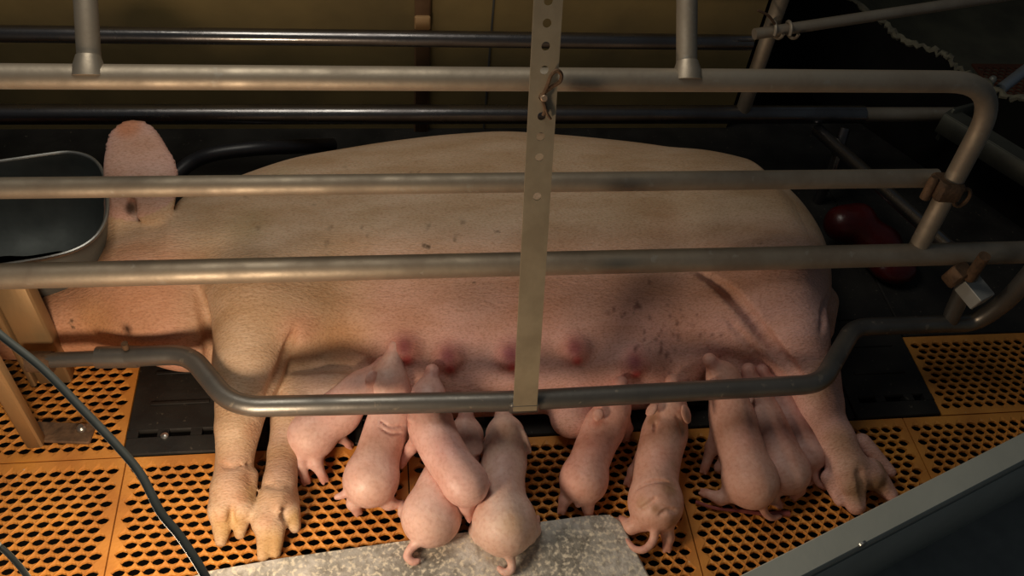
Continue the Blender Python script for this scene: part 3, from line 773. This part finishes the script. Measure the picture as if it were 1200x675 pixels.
for px, py, rr in [(268, 615, .055), (318, 640, .05), (345, 608, .03), (293, 578, .03), (325, 590, .03)]:
    stamp(V, col, surf(px, py), rr, (.62, .40, .17), .8, .2)
for px, py, rr in [(1005, 575, .05), (1030, 570, .05), (1035, 545, .03)]:
    stamp(V, col, surf(px, py), rr, (.30, .19, .09), .8, .2)
for px, py, rr in [(275, 545, .06), (272, 575, .06), (328, 560, .06), (325, 590, .05)]:
    stamp(V, col, surf(px, py), rr, (.64, .42, .32), .65, .1)
for px, py, rr in [(1000, 545, .07), (985, 515, .05), (1020, 575, .05), (955, 455, .05)]:
    stamp(V, col, surf(px, py), rr, (.36, .24, .14), .6, .1)
for px, py, rr in [(290, 560, .03), (262, 548, .030), (295, 505, .03), (283, 584, .02), (312, 610, .025), (340, 585, .02), (258, 606, .02)]:
    stamp(V, col, surf(px, py), rr, (.55, .30, .18), .6, .2)
# dried dirt flecks on the udder and the back
rnd = np.random.RandomState(5)
for i in range(70):
    px = rnd.normal(778, 34) if i < 46 else rnd.uniform(270, 560); py = rnd.normal(400, 30) if i < 46 else rnd.uniform(170, 300)
    p = surf(px, py); a_ = rnd.uniform(.004, .008)
    for j_ in range(rnd.randint(1, 4)):
        stamp(V, col, p+rnd.normal(0, .006, 3), (a_, a_*rnd.uniform(1, 1.8), a_*1.6), (.16, .06, .05) if i < 46 else (.2, .13, .07), .65, .1)
sow = np_mesh('sow', V, Q, SKIN_SOW, col)
tag(sow, 'large cream and pink sow lying on her side nursing piglets', 'sow')
# her afterbirth side: dark red lump behind the rump
Lb_ = Body((1.05, .02, -.01), (1.45, .42, .30), .006)
q0 = at(985, 262, z=.10); q1 = at(1005, 262, z=.10); q2 = at(1030, 285, z=.07)
Lb_.ell(q0, (.045, .05, .05), k=.03); Lb_.ell(q1, (.05, .055, .06), k=.03); Lb_.ell(q2, (.06, .05, .055), k=.04); Lb_.ell(q2+np.array([.03, -.05, -.03]), (.07, .07, .04), k=.04)
Lb_.floor(.006); V2, Q2 = Lb_.mesh(2)
tag(np_mesh('tissue_lump', V2, Q2, REDWET), 'dark red wet lump lying behind the sow rump', 'lump')

# ------------------------------------------------------------------ piglets
PINK = (.80, .54, .47)
def piglet(label, spine, legs, ears, tail, tint=PINK, dirt=(), folds=(), vox=.0031, back_up=(0, 0, 1)):
    sp_ = [(W_(a, b, c), r) for a, b, c, r in spine]
    lg = [[(W_(a, b, c), r) for a, b, c, r in l] for l in legs]
    tl = [W_(*p) for p in tail]
    er = [(W_(*a), W_(*b), w) for a, b, w in ears]
    allp = np.array([p for p, r in sp_]+[p for l in lg for p, r in l]+tl+[p for e in er for p in e[:2]])
    B = Body(allp.min(0)-.085, allp.max(0)+.085, vox)
    pts = [p for p, r in sp_]; rs = [r for p, r in sp_]
    # smooth the spine so that the trunk has no kinks
    fine = spline(pts[:-1], 4); fr = np.interp(np.linspace(0, len(pts)-2, len(fine)), range(len(pts)-1), rs[:-1])
    B.chain(fine, list(fr), .012)
    # haunches on either side of the rump
    ax = pts[1]-pts[0]; ax /= np.linalg.norm(ax); side = np.cross(ax, back_up); side /= np.linalg.norm(side)
    for s in (-1, 1):
        B.ell(pts[0]+side*s*rs[0]*.42+ax*rs[0]*.25-np.array([0, 0, rs[0]*.15]), (rs[0]*.80, rs[0]*.66, rs[0]*.85), [ax, side, np.cross(ax, side)], k=.018)
        sh = pts[-4] if len(pts) > 5 else pts[2]
        B.ell(sh+side*s*.016-np.array([0, 0, .012]), (.034, .026, .036), [ax, side, np.cross(ax, side)], k=.02)
    # head with snout disc
    hd, sn2 = pts[-2], pts[-1]; hv = sn2-hd; hv /= np.linalg.norm(hv)
    B.cone(hd+hv*rs[-2]*.2, sn2, rs[-2]*.86, rs[-1]*.78, .012)
    B.cone(sn2-hv*.003, sn2+hv*.006, rs[-1]*.80, rs[-1]*.82, .004)
    for l in lg:
        B.chain([p for p, r in l], [r for p, r in l], .010)
        f, r = l[-1]; v = l[-1][0]-l[-2][0]; v /= np.linalg.norm(v); u = np.cross(v, [0, 0, 1]); u /= max(np.linalg.norm(u), 1e-6)
        for s in (-1, 1): B.cone(f+u*s*.0045, f+v*.012+u*s*.005, .0065, .0042, .003)
    for a, b, w in er:
        v = b-a; L_ = np.linalg.norm(v); v /= L_; nrm_ = np.cross(v, np.cross(hv, v)); nrm_ = nrm_+np.array([0, 0, .3]); nrm_ -= v*np.dot(nrm_, v); nrm_ /= np.linalg.norm(nrm_)
        B.ell((a+b)/2+np.array([0, -.004, .012]), (L_*.66, w*1.1, .0055), [v, np.cross(nrm_, v), nrm_], k=.008)
    if len(tl) > 1:
        tp = spline([tl[0]+(pts[0]-tl[0])*.35]+tl, 4); B.chain(tp, list(np.linspace(.0095, .0038, len(tp))), .006)
    for fl_ in folds: B.groove(fl_[1], fl_[0], .004)
    marks = [(B.surf(px, py), r, c, q) for px, py, r, c, q in dirt]
    B.floor(.002)
    V, Q = B.mesh(1)
    col = np.tile(np.array(tint), (len(V), 1))
    for i in range(len(pts)-1):
        if i in (1,): stamp(V, col, (pts[i]+pts[i+1])/2+np.array([0, 0, rs[i]]), .05, tuple(np.array(tint)*np.array([.93, .82, .84])), .7, .1)
    stamp(V, col, pts[0]+np.array([0, -.02, rs[0]*.6]), .05, tuple(np.array(tint)*np.array([1.06, 1.12, 1.10])), .6, .1)
    for l in lg: stamp(V, col, l[-1][0], .022, (.62, .27, .20), .8, .1)
    for a, b, w in er: stamp(V, col, b, .022, (.72, .33, .27), .7, .1)
    if len(tl) > 1:
        for p in tl: stamp(V, col, p, .016, (.66, .33, .30), .5, .1)
    stamp(V, col, sn2, .03, (.66, .30, .27), .7, .2)
    for p, r, c, q in marks: stamp(V, col, p, r, c, q, .1)
    o = np_mesh('piglet', V, Q, SKIN_PIG, col)
    return tag(o, label, 'piglet', 'piglets suckling along the udder')

piglet('piglet lying on its side against the sow front leg, legs dangling',
       [(361, 513, .065, .046), (378, 497, .075, .043), (397, 482, .09, .043), (412, 466, .11, .036), (428, 452, .125, .036), (447, 428, .15, .020)],
       [[(354, 526, .055, .020), (352, 545, .040, .013), (358, 562, .012, .009)], [(368, 522, .055, .022), (370, 542, .04, .014), (379, 560, .012, .009)], [(402, 496, .06, .016), (398, 512, .03, .011), (408, 520, .012, .008)]],
       [((432, 452, .150), (439, 438, .165), .013)], [], tint=(.80, .53, .47), back_up=(.7, .2, .4))
piglet('piglet seen from behind, second from the sow front legs',
       [(433, 566, .060, .052), (443, 533, .066, .043), (453, 503, .078, .044), (461, 480, .095, .044), (459, 460, .115, .036), (454, 444, .14, .040), (463, 410, .175, .022)],
       [[(418, 578, .035, .020), (414, 590, .022, .013), (418, 598, .010, .010)], [(446, 580, .035, .022), (455, 590, .020, .013), (470, 592, .010, .009)], [(474, 490, .07, .018), (478, 508, .04, .012), (470, 516, .02, .009)]],
       [((437, 452, .13), (434, 464, .12), .012), ((470, 452, .13), (475, 464, .12), .012)], [(412, 574, .055), (402, 580, .05), (393, 583, .048)],
       folds=[(.0018, [(442, 492), (458, 500), (474, 498)]), (.0016, [(444, 500), (458, 508), (472, 507)])])
piglet('small piglet sprawled diagonally over another piglet',
       [(549, 570, .125, .040), (533, 550, .128, .040), (517, 525, .130, .042), (505, 498, .135, .042), (502, 480, .142, .034), (502, 462, .152, .034), (506, 438, .175, .019)],
       [[(548, 580, .105, .020), (546, 594, .085, .013), (550, 604, .07, .009)], [(492, 508, .11, .018), (482, 525, .075, .012), (472, 541, .05, .009)], [(556, 574, .11, .018), (560, 585, .085, .011), (556, 596, .075, .008)]],
       [((488, 482, .15), (480, 494, .145), .011), ((518, 480, .15), (527, 492, .145), .011)], [(566, 568, .135), (572, 567, .135)], tint=(.80, .51, .46))
piglet('piglet with curled tail lying under the sprawled small piglet',
       [(504, 610, .058, .055), (512, 582, .062, .046), (524, 556, .064, .044), (536, 535, .066, .040), (543, 520, .072, .032), (546, 509, .08, .035), (546, 487, .11, .020)],
       [[(482, 606, .035, .022), (475, 600, .022, .014), (471, 592, .011, .010)], [(528, 604, .035, .020), (536, 600, .02, .013), (540, 592, .011, .010)]],
       [((555, 509, .10), (560, 532, .085), .014)], [(494, 632, .055), (483, 641, .045), (477, 652, .035), (484, 659, .03), (491, 657, .03)])
piglet('pale piglet lying flat with hind end on the grey mat',
       [(592, 618, .068, .060), (589, 588, .066, .045), (589, 560, .066, .042), (591, 540, .070, .042), (592, 524, .076, .033), (592, 508, .084, .040), (590, 490, .088, .024)],
       [[(618, 626, .04, .022), (625, 622, .03, .014), (627, 610, .024, .010)], [(564, 626, .04, .022), (558, 622, .03, .014), (557, 612, .024, .010)]],
       [((576, 505, .092), (564, 528, .070), .014), ((609, 505, .092), (619, 530, .070), .015)], [(593, 645, .06), (599, 656, .045), (599, 668, .035), (591, 671, .032), (584, 665, .032)],
       tint=(.79, .58, .50), dirt=[(600, 612, .04, (.72, .50, .32), .6), (592, 540, .04, (.66, .38, .34), .6), (590, 560, .03, (.70, .45, .40), .4)])
piglet('piglet with hind feet apart just right of the strap',
       [(683, 566, .056, .046), (690, 543, .06, .039), (699, 520, .064, .040), (708, 500, .074, .040), (715, 488, .09, .034), (720, 476, .105, .035), (727, 452, .14, .020)],
       [[(668, 574, .035, .019), (662, 586, .022, .012), (659, 596, .010, .009)], [(688, 582, .035, .017), (689, 596, .02, .011), (690, 604, .010, .008)], [(730, 492, .07, .018), (735, 502, .045, .012), (734, 512, .02, .009)]],
       [((702, 482, .125), (697, 494, .115), .012)], [(679, 588, .04), (677, 592, .035)], tint=(.74, .42, .35))
piglet('piglet with stained creased rump and tail curling left, beside the mat',
       [(769, 594, .060, .052), (768, 565, .062, .044), (772, 535, .066, .045), (779, 508, .072, .046), (782, 490, .085, .038), (784, 476, .105, .037), (788, 450, .14, .021)],
       [[(750, 612, .035, .022), (740, 618, .022, .014), (729, 610, .011, .010)], [(780, 618, .032, .018), (783, 630, .02, .012), (782, 640, .010, .009)], [(752, 538, .05, .016), (742, 552, .03, .011), (737, 563, .012, .008)]],
       [((766, 476, .13), (758, 488, .12), .012), ((800, 478, .13), (804, 496, .115), .013)], [(768, 618, .055), (765, 634, .035), (755, 644, .025), (743, 643, .02), (734, 632, .018)],
       tint=(.74, .44, .35), dirt=[(785, 572, .030, (.40, .22, .10), .75), (752, 590, .024, (.48, .26, .13), .6), (800, 500, .035, (.40, .24, .12), .7), (764, 490, .03, (.44, .24, .13), .6), (790, 612, .028, (.40, .22, .10), .7), (768, 596, .016, (.34, .18, .09), .7), (790, 545, .02, (.5, .3, .18), .5)],
       folds=[(.0045, [(744, 575), (758, 566), (775, 564), (792, 572)]), (.004, [(748, 598), (758, 592), (768, 584)]), (.004, [(770, 606), (782, 598), (794, 600)]), (.004, [(762, 488), (768, 496), (766, 506)]), (.0045, [(792, 486), (798, 498), (800, 512)])])
piglet('largest right hand piglet, front foot stretched left, tail down',
       [(882, 568, .066, .054), (873, 540, .070, .047), (864, 512, .076, .047), (858, 486, .088, .046), (853, 464, .11, .038), (847, 442, .135, .036), (833, 424, .17, .020)],
       [[(844, 500, .06, .020), (834, 525, .04, .014), (826, 548, .012, .010)], [(860, 576, .036, .024), (845, 584, .022, .014), (827, 578, .011, .010)], [(848, 540, .03, .013), (843, 548, .018, .010), (848, 553, .010, .008)]],
       [((836, 446, .16), (829, 456, .15), .012)], [(892, 588, .055), (896, 600, .03), (904, 607, .016), (915, 605, .012)], tint=(.70, .42, .34))
piglet('piglet squeezed between two others by the sow hind leg',
       [(924, 556, .056, .046), (914, 532, .058, .042), (903, 507, .064, .041), (893, 486, .074, .038), (888, 472, .085, .032), (884, 460, .10, .033), (878, 436, .14, .020)],
       [[(908, 574, .034, .018), (904, 584, .02, .012), (912, 590, .010, .009)], [(934, 564, .034, .018), (937, 574, .02, .012), (932, 580, .010, .009)]],
       [((878, 466, .115), (872, 476, .105), .011)], [(940, 562, .045), (943, 566, .04)], tint=(.66, .40, .34))
piglet('rearmost piglet tucked against the sow hind leg, thin tail hanging',
       [(947, 532, .052, .041), (937, 512, .054, .038), (924, 492, .060, .037), (912, 476, .068, .034), (906, 466, .078, .029), (901, 456, .09, .030), (894, 436, .13, .018)],
       [[(952, 546, .03, .016), (955, 556, .018, .011), (950, 562, .010, .008)]],
       [((915, 458, .10), (921, 466, .09), .011)], [(953, 546, .045), (955, 560, .025), (962, 569, .012), (972, 572, .008)], tint=(.66, .40, .36))
m = MB(); cp = [W_(815, 588, .008), W_(840, 596, .008), W_(870, 599, .008), W_(895, 602, .008), W_(925, 602, .009)]
m.tube(spline(cp, 6), [.004]*12+[.005]*9+[.007]*4, 8); tag(m.build('cord_tissue', CORDFLESH), 'thin wet red cord lying on the floor grid behind piglets', 'cord')
